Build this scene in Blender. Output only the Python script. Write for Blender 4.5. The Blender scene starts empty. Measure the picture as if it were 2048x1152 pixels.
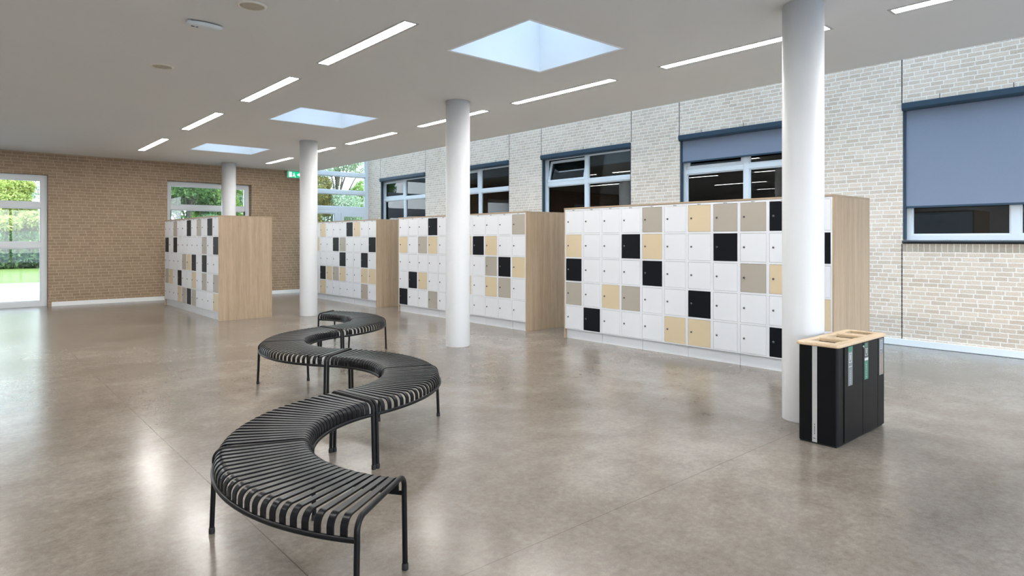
import bpy, bmesh, math, random
import numpy as np
from mathutils import Vector, Matrix
random.seed(7)
S = bpy.context.scene
COL = S.collection
PI = math.pi

# ------------------------------------------------------------------ camera
TH = math.radians(41.27)            # the view looks 41 degrees to the right of the long axis (+Y)
cam_d = bpy.data.cameras.new('camera')
cam_d.sensor_width = 36.0
cam_d.lens = 1276.5 / 2048 * 36.0
cam_d.shift_y = -(576 - 480.5) / 2048
cam_d.clip_start = 0.05
cam_d.clip_end = 300
cam = bpy.data.objects.new('camera', cam_d)
COL.objects.link(cam)
cam.location = (0, 0, 1.55)
cam.rotation_euler = (PI/2, 0, -TH)
S.camera = cam

# ------------------------------------------------------------------ world, exposure
S.view_settings.view_transform = 'Standard'
S.view_settings.look = 'None'
S.view_settings.gamma = 1.0
S.view_settings.use_curve_mapping = False
S.view_settings.exposure = 0.50
SKY_STRENGTH = 6.0
LAMP_STRENGTH = 44.0
w = bpy.data.worlds.new('overcast_sky')
S.world = w
w.use_nodes = True
nt = w.node_tree
for n in list(nt.nodes): nt.nodes.remove(n)
o_ = nt.nodes.new('ShaderNodeOutputWorld')
bg = nt.nodes.new('ShaderNodeBackground')
tc = nt.nodes.new('ShaderNodeTexCoord')
sx = nt.nodes.new('ShaderNodeSeparateXYZ')
rp = nt.nodes.new('ShaderNodeValToRGB')
nt.links.new(tc.outputs['Generated'], sx.inputs[0])
nt.links.new(sx.outputs['Z'], rp.inputs[0])
e = rp.color_ramp.elements
e[0].position = 0.0; e[0].color = (0.62, 0.66, 0.70, 1)
e[1].position = 0.55; e[1].color = (0.60, 0.78, 1.0, 1)
k = e.new(0.12); k.color = (0.72, 0.78, 0.84, 1)
nt.links.new(rp.outputs[0], bg.inputs[0])
bg.inputs[1].default_value = SKY_STRENGTH
nt.links.new(bg.outputs[0], o_.inputs[0])

# ------------------------------------------------------------------ tagging
def tag(o, label=None, cat=None, group=None, kind=None):
    if label: o['label'] = label
    if cat: o['category'] = cat
    if group: o['group'] = group
    if kind: o['kind'] = kind
    return o
def empty(name, loc=(0, 0, 0), rz=0, parent=None):
    o = bpy.data.objects.new(name, None)
    COL.objects.link(o); o.location = loc; o.rotation_euler = (0, 0, rz)
    o.empty_display_size = 0.1
    if parent: o.parent = parent
    return o
def thing(name, label, cat, loc=(0, 0, 0), rz=0, group=None):
    return tag(empty(name, loc, rz), label, cat, group)
def link_mesh(name, me, parent=None, loc=None):
    o = bpy.data.objects.new(name, me); COL.objects.link(o)
    if parent: o.parent = parent
    if loc: o.location = loc
    return o

# ------------------------------------------------------------------ mesh builder
class MB:
    def __init__(s):
        s.v = []; s.f = []; s.mi = []; s.sm = []
    def add(s, vs, fs, mi=0, smooth=False):
        b = len(s.v); s.v += [tuple(v) for v in vs]
        for f in fs:
            s.f.append(tuple(b + i for i in f)); s.mi.append(mi); s.sm.append(smooth)
        return s
    def box(s, x0, x1, y0, y1, z0, z1, mi=0):
        if x0 > x1: x0, x1 = x1, x0
        if y0 > y1: y0, y1 = y1, y0
        vs = [(x0,y0,z0),(x1,y0,z0),(x1,y1,z0),(x0,y1,z0),(x0,y0,z1),(x1,y0,z1),(x1,y1,z1),(x0,y1,z1)]
        return s.add(vs, [(0,3,2,1),(4,5,6,7),(0,1,5,4),(1,2,6,5),(2,3,7,6),(3,0,4,7)], mi)
    def cyl(s, c, r, z0, z1, n=32, r2=None, mi=0, cap=True):
        r2 = r if r2 is None else r2
        b = [(c[0]+r*math.cos(2*PI*i/n), c[1]+r*math.sin(2*PI*i/n), z0) for i in range(n)]
        t = [(c[0]+r2*math.cos(2*PI*i/n), c[1]+r2*math.sin(2*PI*i/n), z1) for i in range(n)]
        s.add(b+t, [(i, (i+1)%n, n+(i+1)%n, n+i) for i in range(n)], mi, True)
        if cap: s.add(b, [tuple(range(n))[::-1]], mi); s.add(t, [tuple(range(n))], mi)
        return s
    def lathe(s, prof, n=32, c=(0,0), mi=0, axis='z'):
        vs = []
        for (r, z) in prof:
            for i in range(n):
                a = 2*PI*i/n; x, y = r*math.cos(a), r*math.sin(a)
                vs.append((c[0]+x, c[1]+y, z) if axis == 'z' else (z, c[0]+x, c[1]+y))
        fs = []
        for j in range(len(prof)-1):
            for i in range(n):
                q = (j*n+i, j*n+(i+1)%n, (j+1)*n+(i+1)%n, (j+1)*n+i)
                fs.append(q)
        s.add(vs, fs, mi, True)
        return s
    def tube(s, pts, r, n=12, mi=0, closed=False, up=(0,0,1)):
        P = [Vector(p) for p in pts]; m = len(P); rings = []
        prev = None
        for i in range(m):
            if closed: t = (P[(i+1)%m]-P[i-1])
            else: t = P[min(i+1, m-1)]-P[max(i-1, 0)]
            t.normalize()
            if prev is None:
                a = Vector(up)
                if abs(t.dot(a)) > .95: a = Vector((1,0,0))
                nrm = (a - t*a.dot(t)).normalized()
            else:
                nrm = (prev - t*prev.dot(t)).normalized()
            prev = nrm; bn = t.cross(nrm)
            rr = r[i] if isinstance(r, (list, tuple)) else r
            rings.append([P[i] + (nrm*math.cos(2*PI*k/n)+bn*math.sin(2*PI*k/n))*rr for k in range(n)])
        vs = [v for g in rings for v in g]; fs = []
        for i in range(m if closed else m-1):
            j = (i+1) % m
            for k in range(n):
                fs.append((i*n+k, j*n+k, j*n+(k+1)%n, i*n+(k+1)%n))
        s.add(vs, fs, mi, True)
        if not closed:
            s.add(rings[0], [tuple(range(n))], mi); s.add(rings[-1], [tuple(range(n))[::-1]], mi)
        return s
    def prism(s, outline, z0, z1, mi=0):
        n = len(outline)
        b = [(x, y, z0) for x, y in outline]; t = [(x, y, z1) for x, y in outline]
        s.add(b+t, [tuple(range(n))[::-1], tuple(range(n, 2*n))] + [(i, (i+1)%n, n+(i+1)%n, n+i) for i in range(n)], mi)
        return s
    def mesh(s, name, mats, bevel=0, seg=2):
        me = bpy.data.meshes.new(name)
        me.from_pydata(s.v, [], s.f); me.update()
        for m in (mats if isinstance(mats, (list, tuple)) else [mats]): me.materials.append(m)
        me.polygons.foreach_set('material_index', s.mi)
        me.polygons.foreach_set('use_smooth', s.sm)
        bm = bmesh.new(); bm.from_mesh(me)
        bmesh.ops.remove_doubles(bm, verts=bm.verts, dist=1e-5) if bevel else None
        bmesh.ops.recalc_face_normals(bm, faces=bm.faces)
        if bevel:
            ed = [e for e in bm.edges if len(e.link_faces) == 2 and e.calc_face_angle(0) > 0.6]
            bmesh.ops.bevel(bm, geom=ed, offset=bevel, segments=seg, affect='EDGES', profile=.5, clamp_overlap=True)
        bm.to_mesh(me); bm.free()
        return me
    def build(s, name, mats, parent=None, bevel=0, seg=2, loc=None):
        return link_mesh(name, s.mesh(name, mats, bevel, seg), parent, loc)

# ------------------------------------------------------------------ materials
def mat(name):
    m = bpy.data.materials.new(name); m.use_nodes = True
    t = m.node_tree
    for n in list(t.nodes): t.nodes.remove(n)
    out = t.nodes.new('ShaderNodeOutputMaterial')
    return m, t, out
class G:   # tiny node-graph helper
    def __init__(s, t): s.t = t
    def n(s, kind, **kw):
        nd = s.t.nodes.new(kind)
        for k_, v_ in kw.items(): setattr(nd, k_, v_)
        return nd
    def lk(s, a, b): s.t.links.new(a, b)
    def math(s, op, a, b=None, c=None, clamp=False):
        nd = s.n('ShaderNodeMath', operation=op); nd.use_clamp = clamp
        for i, x in enumerate((a, b, c)):
            if x is None: continue
            if isinstance(x, (int, float)): nd.inputs[i].default_value = x
            else: s.lk(x, nd.inputs[i])
        return nd.outputs[0]
    def mix(s, f, a, b, bt='MIX'):
        nd = s.n('ShaderNodeMix', data_type='RGBA', blend_type=bt)
        for i, x in ((0, f), (6, a), (7, b)):
            if isinstance(x, (int, float)): nd.inputs[i].default_value = x
            elif isinstance(x, tuple): nd.inputs[i].default_value = x if len(x) == 4 else x + (1,)
            else: s.lk(x, nd.inputs[i])
        return nd.outputs[2]
    def pos(s):
        g = s.n('ShaderNodeNewGeometry'); x = s.n('ShaderNodeSeparateXYZ'); s.lk(g.outputs['Position'], x.inputs[0])
        return g, x.outputs[0], x.outputs[1], x.outputs[2]
    def noise(s, vec, scale, detail=3, rough=.5, dim='3D'):
        nd = s.n('ShaderNodeTexNoise'); nd.noise_dimensions = dim
        if vec is not None: s.lk(vec, nd.inputs['Vector'])
        nd.inputs['Scale'].default_value = scale; nd.inputs['Detail'].default_value = detail; nd.inputs['Roughness'].default_value = rough
        return nd.outputs[0]
    def comb(s, x, y, z):
        nd = s.n('ShaderNodeCombineXYZ')
        for i, q in enumerate((x, y, z)):
            if isinstance(q, (int, float)): nd.inputs[i].default_value = q
            else: s.lk(q, nd.inputs[i])
        return nd.outputs[0]
    def ramp(s, f, stops):
        nd = s.n('ShaderNodeValToRGB'); s.lk(f, nd.inputs[0]); el = nd.color_ramp.elements
        el[0].position, el[0].color = stops[0][0], stops[0][1] + (1,)
        el[1].position, el[1].color = stops[-1][0], stops[-1][1] + (1,)
        for p_, c_ in stops[1:-1]:
            q = el.new(p_); q.color = c_ + (1,)
        return nd.outputs[0]
    def bsdf(s, out, color, rough=.5, metal=0, spec=.5, bump=None, bstr=.3, bdist=.01, coat=0):
        b = s.n('ShaderNodeBsdfPrincipled')
        if isinstance(color, tuple): b.inputs['Base Color'].default_value = color + (1,)
        else: s.lk(color, b.inputs['Base Color'])
        if isinstance(rough, (int, float)): b.inputs['Roughness'].default_value = rough
        else: s.lk(rough, b.inputs['Roughness'])
        b.inputs['Metallic'].default_value = metal
        b.inputs['Specular IOR Level'].default_value = spec
        b.inputs['Coat Weight'].default_value = coat
        if bump is not None:
            bn = s.n('ShaderNodeBump'); bn.inputs['Strength'].default_value = bstr; bn.inputs['Distance'].default_value = bdist
            s.lk(bump, bn.inputs['Height']); s.lk(bn.outputs[0], b.inputs['Normal'])
        s.lk(b.outputs[0], out.inputs[0])
        return b
def plain(name, color, rough=.5, metal=0, spec=.5, var=.04, nscale=3.0, bstr=0.0, bscale=200, coat=0):
    m, t, out = mat(name); g = G(t)
    tcn = g.n('ShaderNodeTexCoord')
    nz = g.noise(tcn.outputs['Object'], nscale, 3)
    dark = tuple(c*(1-var) for c in color); lite = tuple(min(1, c*(1+var)) for c in color)
    colr = g.mix(nz, dark, lite)
    bump = g.noise(tcn.outputs['Object'], bscale, 2) if bstr else None
    g.bsdf(out, colr, rough, metal, spec, bump, bstr, .002, coat)
    return m
def emit(name, color, strength):
    m, t, out = mat(name); g = G(t)
    em = g.n('ShaderNodeEmission'); em.inputs[0].default_value = color + (1,); em.inputs[1].default_value = strength
    g.lk(em.outputs[0], out.inputs[0]); return m
def brick(name, brick_lo, brick_hi, mortar, soldier=False, bumpd=.006, blotch=.5, H=.0625, L=.175, jw=.0042):
    m, t, out = mat(name); g = G(t)
    geo, X, Y, Z = g.pos()
    nx = g.n('ShaderNodeSeparateXYZ'); g.lk(geo.outputs['True Normal'], nx.inputs[0])
    ax = g.math('GREATER_THAN', g.math('ABSOLUTE', nx.outputs[0]), .5)
    u = g.math('ADD', g.math('MULTIPLY', Y, ax), g.math('MULTIPLY', X, g.math('SUBTRACT', 1.0, ax)))
    wob = g.noise(g.comb(u, Z, 0.0), 14, 4, .6)
    wob2 = g.math('MULTIPLY', g.math('SUBTRACT', wob, .5), .016)
    zz = g.math('ADD', Z, wob2); uu = g.math('ADD', u, wob2)
    if soldier:
        q = g.math('DIVIDE', uu, .073); row = g.math('FLOOR', q); fr = g.math('FRACT', q)
        d = g.math('MULTIPLY', g.math('SUBTRACT', .5, g.math('ABSOLUTE', g.math('SUBTRACT', fr, .5))), .073)
        mort = g.math('SUBTRACT', 1.0, g.math('DIVIDE', g.math('SUBTRACT', d, .0035), .003, clamp=True), clamp=True)
        cellw = row
        wn = g.n('ShaderNodeTexWhiteNoise'); wn.noise_dimensions = '1D'; g.lk(cellw, wn.inputs['W']); rnd = wn.outputs['Value']
    else:
        q = g.math('DIVIDE', zz, H); row = g.math('FLOOR', q); fr = g.math('FRACT', q)
        dz = g.math('MULTIPLY', g.math('SUBTRACT', .5, g.math('ABSOLUTE', g.math('SUBTRACT', fr, .5))), H)
        W = g.math('ADD', g.math('DIVIDE', uu, L), g.math('MULTIPLY', row, 17.317))
        v1 = g.n('ShaderNodeTexVoronoi', voronoi_dimensions='1D', feature='DISTANCE_TO_EDGE'); g.lk(W, v1.inputs['W'])
        v1.inputs['Scale'].default_value = 1; v1.inputs['Randomness'].default_value = .55
        v2 = g.n('ShaderNodeTexVoronoi', voronoi_dimensions='1D', feature='F1'); g.lk(W, v2.inputs['W'])
        v2.inputs['Scale'].default_value = 1; v2.inputs['Randomness'].default_value = .55
        du = g.math('MULTIPLY', v1.outputs['Distance'], L)
        d = g.math('MINIMUM', dz, du)
        mort = g.math('SUBTRACT', 1.0, g.math('DIVIDE', g.math('SUBTRACT', d, jw), .003, clamp=True), clamp=True)
        sc = g.n('ShaderNodeSeparateColor'); g.lk(v2.outputs['Color'], sc.inputs[0]); rnd = sc.outputs[0]
    fine = g.noise(g.comb(u, Z, 0.3), 60, 4, .65)
    big = g.noise(g.comb(u, Z, 4.3), .9, 3, .6)
    f = g.math('ADD', g.math('MULTIPLY', rnd, .5), g.math('MULTIPLY_ADD', fine, 1.7, -.6), clamp=True)
    bc = g.mix(f, brick_lo, brick_hi)
    bc = g.mix(g.math('MULTIPLY', g.math('SUBTRACT', big, .35, clamp=True), blotch), bc, mortar)
    colr = g.mix(mort, bc, mortar)
    hgt = g.math('ADD', g.math('MULTIPLY', g.math('SUBTRACT', 1.0, mort), .7), g.math('MULTIPLY', fine, .5))
    g.bsdf(out, colr, .85, 0, .25, hgt, .55, bumpd)
    return m
def wood(name, lo, hi, axis='Z', scale=1.0, rough=.45):
    m, t, out = mat(name); g = G(t)
    tcn = g.n('ShaderNodeTexCoord'); s3 = g.n('ShaderNodeSeparateXYZ'); g.lk(tcn.outputs['Object'], s3.inputs[0])
    k = {'X': (.03, 1, 1), 'Y': (1, .03, 1), 'Z': (1, 1, .03)}[axis]
    v = g.comb(g.math('MULTIPLY', s3.outputs[0], k[0]*scale), g.math('MULTIPLY', s3.outputs[1], k[1]*scale), g.math('MULTIPLY', s3.outputs[2], k[2]*scale))
    a = g.noise(v, 85, 4, .7); b = g.noise(v, 14, 3, .6); c = g.noise(v, 220, 2, .6)
    f = g.math('ADD', g.math('MULTIPLY', a, .55), g.math('MULTIPLY', b, .45))
    f = g.math('ADD', f, g.math('MULTIPLY', g.math('SUBTRACT', c, .5), .35))
    colr = g.ramp(f, [(.3, lo), (.7, hi)])
    g.bsdf(out, colr, rough, 0, .35, c, .08, .001)
    return m
def glass_mat(name, tint=(1, 1, 1), refl=1.0):
    m, t, out = mat(name); g = G(t)
    tr = g.n('ShaderNodeBsdfTransparent'); tr.inputs[0].default_value = tint + (1,)
    gl = g.n('ShaderNodeBsdfGlossy'); gl.inputs['Roughness'].default_value = 0.004
    fr = g.n('ShaderNodeFresnel'); fr.inputs[0].default_value = 1.52
    mx = g.n('ShaderNodeMixShader')
    g.lk(g.math('MULTIPLY', fr.outputs[0], refl, clamp=True), mx.inputs[0]); g.lk(tr.outputs[0], mx.inputs[1]); g.lk(gl.outputs[0], mx.inputs[2])
    g.lk(mx.outputs[0], out.inputs[0]); return m
def floor_mat():
    m, t, out = mat('polished_concrete'); g = G(t)
    geo, X, Y, Z = g.pos(); P = geo.outputs['Position']
    big = g.noise(P, .55, 4, .6); mid = g.noise(P, 2.4, 6, .7); fine = g.noise(P, 26, 6, .75)
    st = g.noise(g.comb(g.math('MULTIPLY', X, 3.5), g.math('MULTIPLY', Y, 1.2), 1.7), 3.0, 7, .72)
    f = g.math('ADD', g.math('MULTIPLY', big, .42), g.math('ADD', g.math('MULTIPLY', mid, .30), g.math('MULTIPLY', fine, .28)))
    base = g.ramp(f, [(.38, (.126, .103, .080)), (.5, (.198, .170, .141)), (.62, (.292, .260, .224))])
    spk = g.noise(P, 190, 2, .5)
    base = g.mix(g.math('MULTIPLY', g.math('SUBTRACT', spk, .60, clamp=True), 2.5, clamp=True), base, (.40, .37, .33))
    base = g.mix(g.math('MULTIPLY', g.math('SUBTRACT', .40, spk, clamp=True), 2.5, clamp=True), base, (.16, .14, .12))
    def line(c, pos, w_):
        return g.math('SUBTRACT', 1.0, g.math('DIVIDE', g.math('ABSOLUTE', g.math('SUBTRACT', c, pos)), w_, clamp=True), clamp=True)
    mask = None
    for (c, p_, w_) in ((X, 1.235, .004), (X, 5.6, .0035), (X, 9.95, .0035), (Y, 2.37, .003), (Y, 7.6, .003), (Y, 12.7, .003), (Y, -2.8, .003), (X, -3.0, .003)):
        l = line(c, p_, w_*1.3); mask = l if mask is None else g.math('MAXIMUM', mask, l)
    colr = g.mix(g.math('MULTIPLY', mask, .9), base, (.075, .063, .05))
    rough = g.math('ADD', .195, g.math('MULTIPLY', g.math('SUBTRACT', st, .3, clamp=True), .12, clamp=True)); rough = g.math('MINIMUM', rough, .25)
    h = g.math('MULTIPLY', fine, .5)
    g.bsdf(out, colr, rough, 0, .62, h, .10, .0012, coat=0)
    return m
M = {}
M['floor'] = floor_mat()
M['ceiling'] = plain('ceiling_plaster', (.73, .725, .71), .8, var=.02, nscale=.6, bstr=.05, bscale=60)
M['white_wall'] = plain('white_paint', (.78, .78, .77), .6)
M['shaft'] = plain('skylight_shaft_paint', (.86, .88, .90), .6, var=.01)
M['brown_brick'] = brick('brown_brick', (.285, .203, .135), (.415, .312, .215), (.57, .45, .33), blotch=.10, H=.0715, L=.20, jw=.0036)
M['beige_brick'] = brick('beige_brick', (.54, .42, .315), (.85, .70, .56), (.93, .855, .775), blotch=.45)
M['beige_soldier'] = brick('beige_soldier_brick', (.38, .31, .24), (.52, .44, .34), (.72, .68, .60), soldier=True)
M['column'] = plain('column_paint', (.66, .67, .685), .5, var=.015, nscale=2, bstr=.03, bscale=40)
M['skirting'] = plain('skirting_paint', (.90, .92, .93), .5)
M['frame_white'] = plain('window_frame_white', (.76, .80, .83), .35)
M['frame_blue'] = plain('dark_blue_metal', (.030, .058, .090), .45, spec=.4)
M['joint'] = plain('joint_sealant', (.012, .012, .014), .8)
M['glass'] = glass_mat('clear_glass', (.93, .96, .96))
M['glass_dark'] = glass_mat('office_glass', (.55, .60, .62), 1.3)
M['office'] = plain('office_wall_unlit', (.035, .037, .042), .9)  # near-black colour stands for a room with its lights off
M['sill'] = plain('sill_tile', (.10, .115, .13), .35)
M['oak'] = wood('oak_veneer', (.325, .235, .155), (.52, .395, .275))
M['oak_top'] = wood('oak_board', (.50, .36, .22), (.72, .56, .385), 'X', rough=.35)
M['locker_white'] = plain('locker_white', (.70, .725, .765), .42, var=.012)
M['locker_black'] = plain('locker_black', (.0030, .0045, .0075), .45, spec=.16)
M['locker_cream'] = plain('locker_cream', (.60, .50, .335), .42, var=.015)
M['locker_taupe'] = plain('locker_taupe', (.375, .345, .295), .42, var=.015)
M['void'] = plain('locker_gap_shade', (.03, .03, .032), .9)  # near-black stands for the shade seen through the door gaps
M['chrome'] = plain('chrome', (.20, .20, .21), .35, metal=.9)
M['lock_dark'] = plain('lock_core', (.03, .03, .03), .4)
M['ink'] = plain('grey_ink', (.04, .04, .04), .6)
M['plate'] = plain('number_plate_white', (.62, .63, .65), .5)
M['bench'] = plain('black_powder_coat', (.0035, .0040, .0050), .36, spec=.22, var=.1, bstr=.04, bscale=500)
M['bench_slat'] = plain('black_slat_coat', (.0035, .0042, .0058), .30, spec=.22, var=.1, bstr=.03, bscale=400)
M['rubber'] = plain('rubber', (.010, .010, .010), .7)
M['bin'] = plain('bin_black', (.0028, .0034, .0044), .42, spec=.16)
M['bin_in'] = plain('bin_inside', (.006, .006, .006), .8, spec=.1)
M['alu'] = plain('brushed_aluminium', (.47, .47, .46), .5, metal=.3)
M['stk_grey'] = plain('sticker_grey', (.17, .18, .19), .45)
M['stk_green'] = plain('sticker_green', (.045, .17, .11), .45)
M['stk_brown'] = plain('sticker_brown', (.26, .21, .175), .45)
M['stk_dark'] = plain('sticker_dark', (.045, .045, .045), .45)
M['stk_blue'] = plain('sticker_blue', (.21, .27, .36), .45)
M['stk_white'] = plain('sticker_white', (.55, .58, .55), .45)
M['lamp'] = emit('lamp_diffuser', (1.0, .975, .94), LAMP_STRENGTH)
M['lamp_frame'] = plain('lamp_trim_grey', (.46, .46, .45), .5)
M['speaker_mesh'] = plain('speaker_grille', (.50, .455, .35), .7, bstr=.5, bscale=900)
M['speaker_ring'] = plain('speaker_ring', (.74, .71, .64), .5)
M['plastic'] = plain('white_plastic', (.66, .69, .70), .35)
M['dark'] = plain('dark_gap', (.01, .01, .01), .8)
M['exit_green'] = emit('exit_green', (.01, .36, .17), 1.3)
M['exit_white'] = emit('exit_white', (.86, 1.0, .93), 1.5)
def fabric_mat():
    m, t, out = mat('blind_fabric'); g = G(t)
    geo, X, Y, Z = g.pos()
    wv = g.noise(g.comb(0.0, g.math('MULTIPLY', Y, 1.0), g.math('MULTIPLY', Z, .25)), 260, 2, .6)
    wv2 = g.noise(g.comb(0.0, g.math('MULTIPLY', Y, .2), g.math('MULTIPLY', Z, 1.0)), 260, 2, .6)
    f = g.math('MULTIPLY', g.math('ADD', wv, wv2), .5)
    big = g.noise(geo.outputs['Position'], 2, 2)
    colr = g.mix(f, (.185, .215, .285), (.295, .33, .41))
    g.bsdf(out, colr, .85, 0, .2, f, .15, .002)
    return m
M['blind'] = fabric_mat()
def leaf_mat(name, c1, c2, c3=None):
    m, t, out = mat(name); g = G(t)
    geo = g.n('ShaderNodeNewGeometry')
    colr = g.ramp(geo.outputs['Random Per Island'], [(0, c1), (.75, c2), (1, c3 or c2)])
    d = g.n('ShaderNodeBsdfDiffuse'); tl = g.n('ShaderNodeBsdfTranslucent'); mx = g.n('ShaderNodeMixShader'); mx.inputs[0].default_value = .35
    g.lk(colr, d.inputs[0]); g.lk(colr, tl.inputs[0]); g.lk(d.outputs[0], mx.inputs[1]); g.lk(tl.outputs[0], mx.inputs[2])
    g.lk(mx.outputs[0], out.inputs[0]); return m
M['leaf_dark'] = leaf_mat('leaf_dark', (.07, .13, .05), (.17, .28, .10), (.34, .46, .18))
M['leaf_mid'] = leaf_mat('leaf_mid', (.16, .27, .06), (.34, .48, .14), (.55, .66, .28))
M['leaf_yellow'] = leaf_mat('leaf_yellow', (.30, .36, .08), (.54, .58, .18), (.72, .68, .30))
M['leaf_pale'] = leaf_mat('leaf_pale', (.22, .30, .19), (.44, .53, .36), (.66, .70, .54))
M['leaf_autumn'] = leaf_mat('leaf_autumn', (.14, .16, .05), (.30, .28, .10), (.45, .22, .06))
M['bark'] = plain('bark', (.10, .08, .06), .9, var=.4, nscale=12)
def ground_mat(name, c1, c2, sc, rough=.9):
    m, t, out = mat(name); g = G(t); geo, X, Y, Z = g.pos()
    a = g.noise(geo.outputs['Position'], sc, 6, .7); b = g.noise(geo.outputs['Position'], sc*.1, 3, .5)
    g.bsdf(out, g.mix(g.math('ADD', g.math('MULTIPLY', a, .6), g.math('MULTIPLY', b, .4)), c1, c2), rough, 0, .3, a, .4, .02); return m
M['grass'] = ground_mat('lawn_grass', (.085, .115, .018), (.165, .205, .035), 12)
M['paving'] = ground_mat('terrace_paving', (.24, .24, .25), (.34, .34, .35), 5)

# ------------------------------------------------------------------ room shell
HC = 3.59                 # ceiling height
XW = 10.52                # face of the beige brick wall
YF = 18.4                 # face of the brown brick wall
XE = 8.07                 # free edge of the ceiling; beyond it a glass roof
ZR = 4.75                 # glass roof
def structure(o): o['kind'] = 'structure'; return o
structure(MB().box(-5, 11.6, -4, 19.6, -.2, 0).build('floor', M['floor']))

SKY = [(4.015, 5.36, 4.335, 5.60), (4.015, 5.36, 9.50, 10.78), (4.015, 5.36, 14.31, 15.52)]
# lamps: (x0, x1, y0, y1)
LEFT = [(3.165, 3.295, a, b) for a, b in ((5.12, 6.99), (7.82, 9.62), (10.80, 12.80), (14.25, 16.45), (2.4, 4.27), (-.4, 1.47))]
RIGHT = [(6.25, 6.375, a, b) for a, b in ((.14, 2.04), (2.60, 4.49), (5.24, 7.14), (7.82, 9.71), (10.56, 12.49), (13.14, 14.6), (15.45, 17.05))]
FARL = [(.02, .15, a, b) for a, b in ((-.4, 1.47), (2.4, 4.27), (5.12, 6.99), (7.82, 9.62), (10.80, 12.80), (14.25, 16.2))]  # unseen row, added to bring more light into the room
FARL2 = [(-3.1, -2.97, a, b) for a, b in ((-.4, 1.47), (5.12, 6.99), (10.80, 12.80))]  # second unseen row, likewise added for its light
LAMPS = LEFT + RIGHT + FARL + FARL2
def slab_with_holes(mb, x0, x1, y0, y1, z0, z1, holes):
    xs = sorted({x0, x1} | {h[0] for h in holes} | {h[1] for h in holes})
    for i in range(len(xs)-1):
        a, b = xs[i], xs[i+1]; c = (a+b)/2
        hs = sorted([(h[2], h[3]) for h in holes if h[0] < c < h[1]])
        y = y0
        for h0, h1 in hs:
            if h0 > y: mb.box(a, b, y, h0, z0, z1)
            y = h1
        if y < y1: mb.box(a, b, y, y1, z0, z1)
c_ = MB()
slab_with_holes(c_, -5, XE, -4, 19.6, HC, HC+.38, SKY + LAMPS)
structure(c_.build('ceiling', M['ceiling']))
structure(MB().box(XE-.12, XE-.001, -4, 19.6, HC+.381, ZR).build('trim_1', M['white_wall']))

def wall_holes(mb, fixed0, fixed1, a0, a1, z0, z1, holes, axis):
    """wall slab; holes = (a0,a1,z0,z1) along the wall"""
    xs = sorted({a0, a1} | {h[0] for h in holes} | {h[1] for h in holes})
    for i in range(len(xs)-1):
        a, b = xs[i], xs[i+1]; c = (a+b)/2
        hs = sorted([(h[2], h[3]) for h in holes if h[0] < c < h[1]]); z = z0
        def put(u, v):
            if axis == 'Y': mb.box(fixed0, fixed1, a, b, u, v)
            else: mb.box(a, b, fixed0, fixed1, u, v)
        for h0, h1 in hs:
            if h0 > z: put(z, h0)
            z = h1
        if z < z1: put(z, z1)
# beige wall with the office windows; module 3.81 m
OPEN = [(15.87, 18.49), (12.10, 14.72), (8.27, 10.92), (4.47, 7.10), (.65, 3.27), (-3.15, -.55)]
mb = MB(); wall_holes(mb, XW, XW+.25, -4, 19.6, 0, ZR+.1, [(a, b, 1.50, 3.56) for a, b in OPEN], 'Y')
wr = structure(mb.build('wall_right', [M['beige_brick']]))
mb = MB()
for a, b in OPEN: mb.box(XW-.002, XW+.2, a, b, 1.385, 1.50)
structure(mb.build('trim_2', M['beige_soldier']))
# brown wall
DOOR1 = (-1.4, 1.695, 0.0, 3.08)
WIN1 = (4.215, 6.36, .9, 3.11)
mb = MB(); wall_holes(mb, YF, YF+.3, -5, XE, 0, HC-.001, [DOOR1, WIN1], 'X')
structure(mb.build('wall_far', M['brown_brick']))
structure(MB().box(XE-.3, XE-.001, YF+.301, 19.6, 0, HC-.001).build('wall_return', M['brown_brick']))
structure(MB().box(-5.25, -5, -4, 19.6, 0, HC).build('wall_left', M['white_wall']))
# unseen back wall; openings added behind the camera to let daylight in
mb = MB(); wall_holes(mb, -4.25, -4, -5.25, XW+.25, 0, ZR+.1, [(-3.5, 8.0, .3, 3.2), (8.3, 10.3, .3, 4.3)], 'X')
structure(mb.build('wall_back', M['white_wall']))
# office behind the windows, its unlit gloom put into the wall colour
mb = MB()
mb.box(14.5, 14.7, -4, 19.6, 0, 4.0); mb.box(XW+.251, 14.5, -4, 19.6, 3.8, 4.0); mb.box(11.6, 14.5, -4, 19.6, -.2, 0)
mb.box(XW+.251, 14.7, -4.2, -4, 0, 4); mb.box(XW+.251, 14.7, 19.6, 19.8, 0, 4)
structure(mb.build('wall_office', M['office']))
# glass roof over the side aisle
gr = structure(empty('window_9', (XE, 0, ZR)))
mb = MB(); mb.box(0, XW+.24-XE, -4, 19.6, .03, .042); mb.build('roof_glass', M['glass'], gr)
mb = MB()
for i in range(13): y = -3.8 + i*1.93; mb.box(.0, XW+.24-XE, y-.03, y+.03, -.06, .028)
mb.build('roof_bars', M['frame_white'], gr)

# skirtings
structure(MB().box(1.76, WIN1[0]+1.9, YF-.018, YF-.001, .0, .10).box(6.0, XE, YF-.018, YF-.001, .0, .10).build('baseboard_far', M['skirting']))
mb = MB(); mb.box(XW-.03, XW-.001, -4, 19.3, .006, .098)
structure(mb.build('baseboard_right', M['skirting']))
structure(MB().box(XW-.028, XW-.002, -4, 19.3, 0, .006).build('trim_3', M['dark']))

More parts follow.
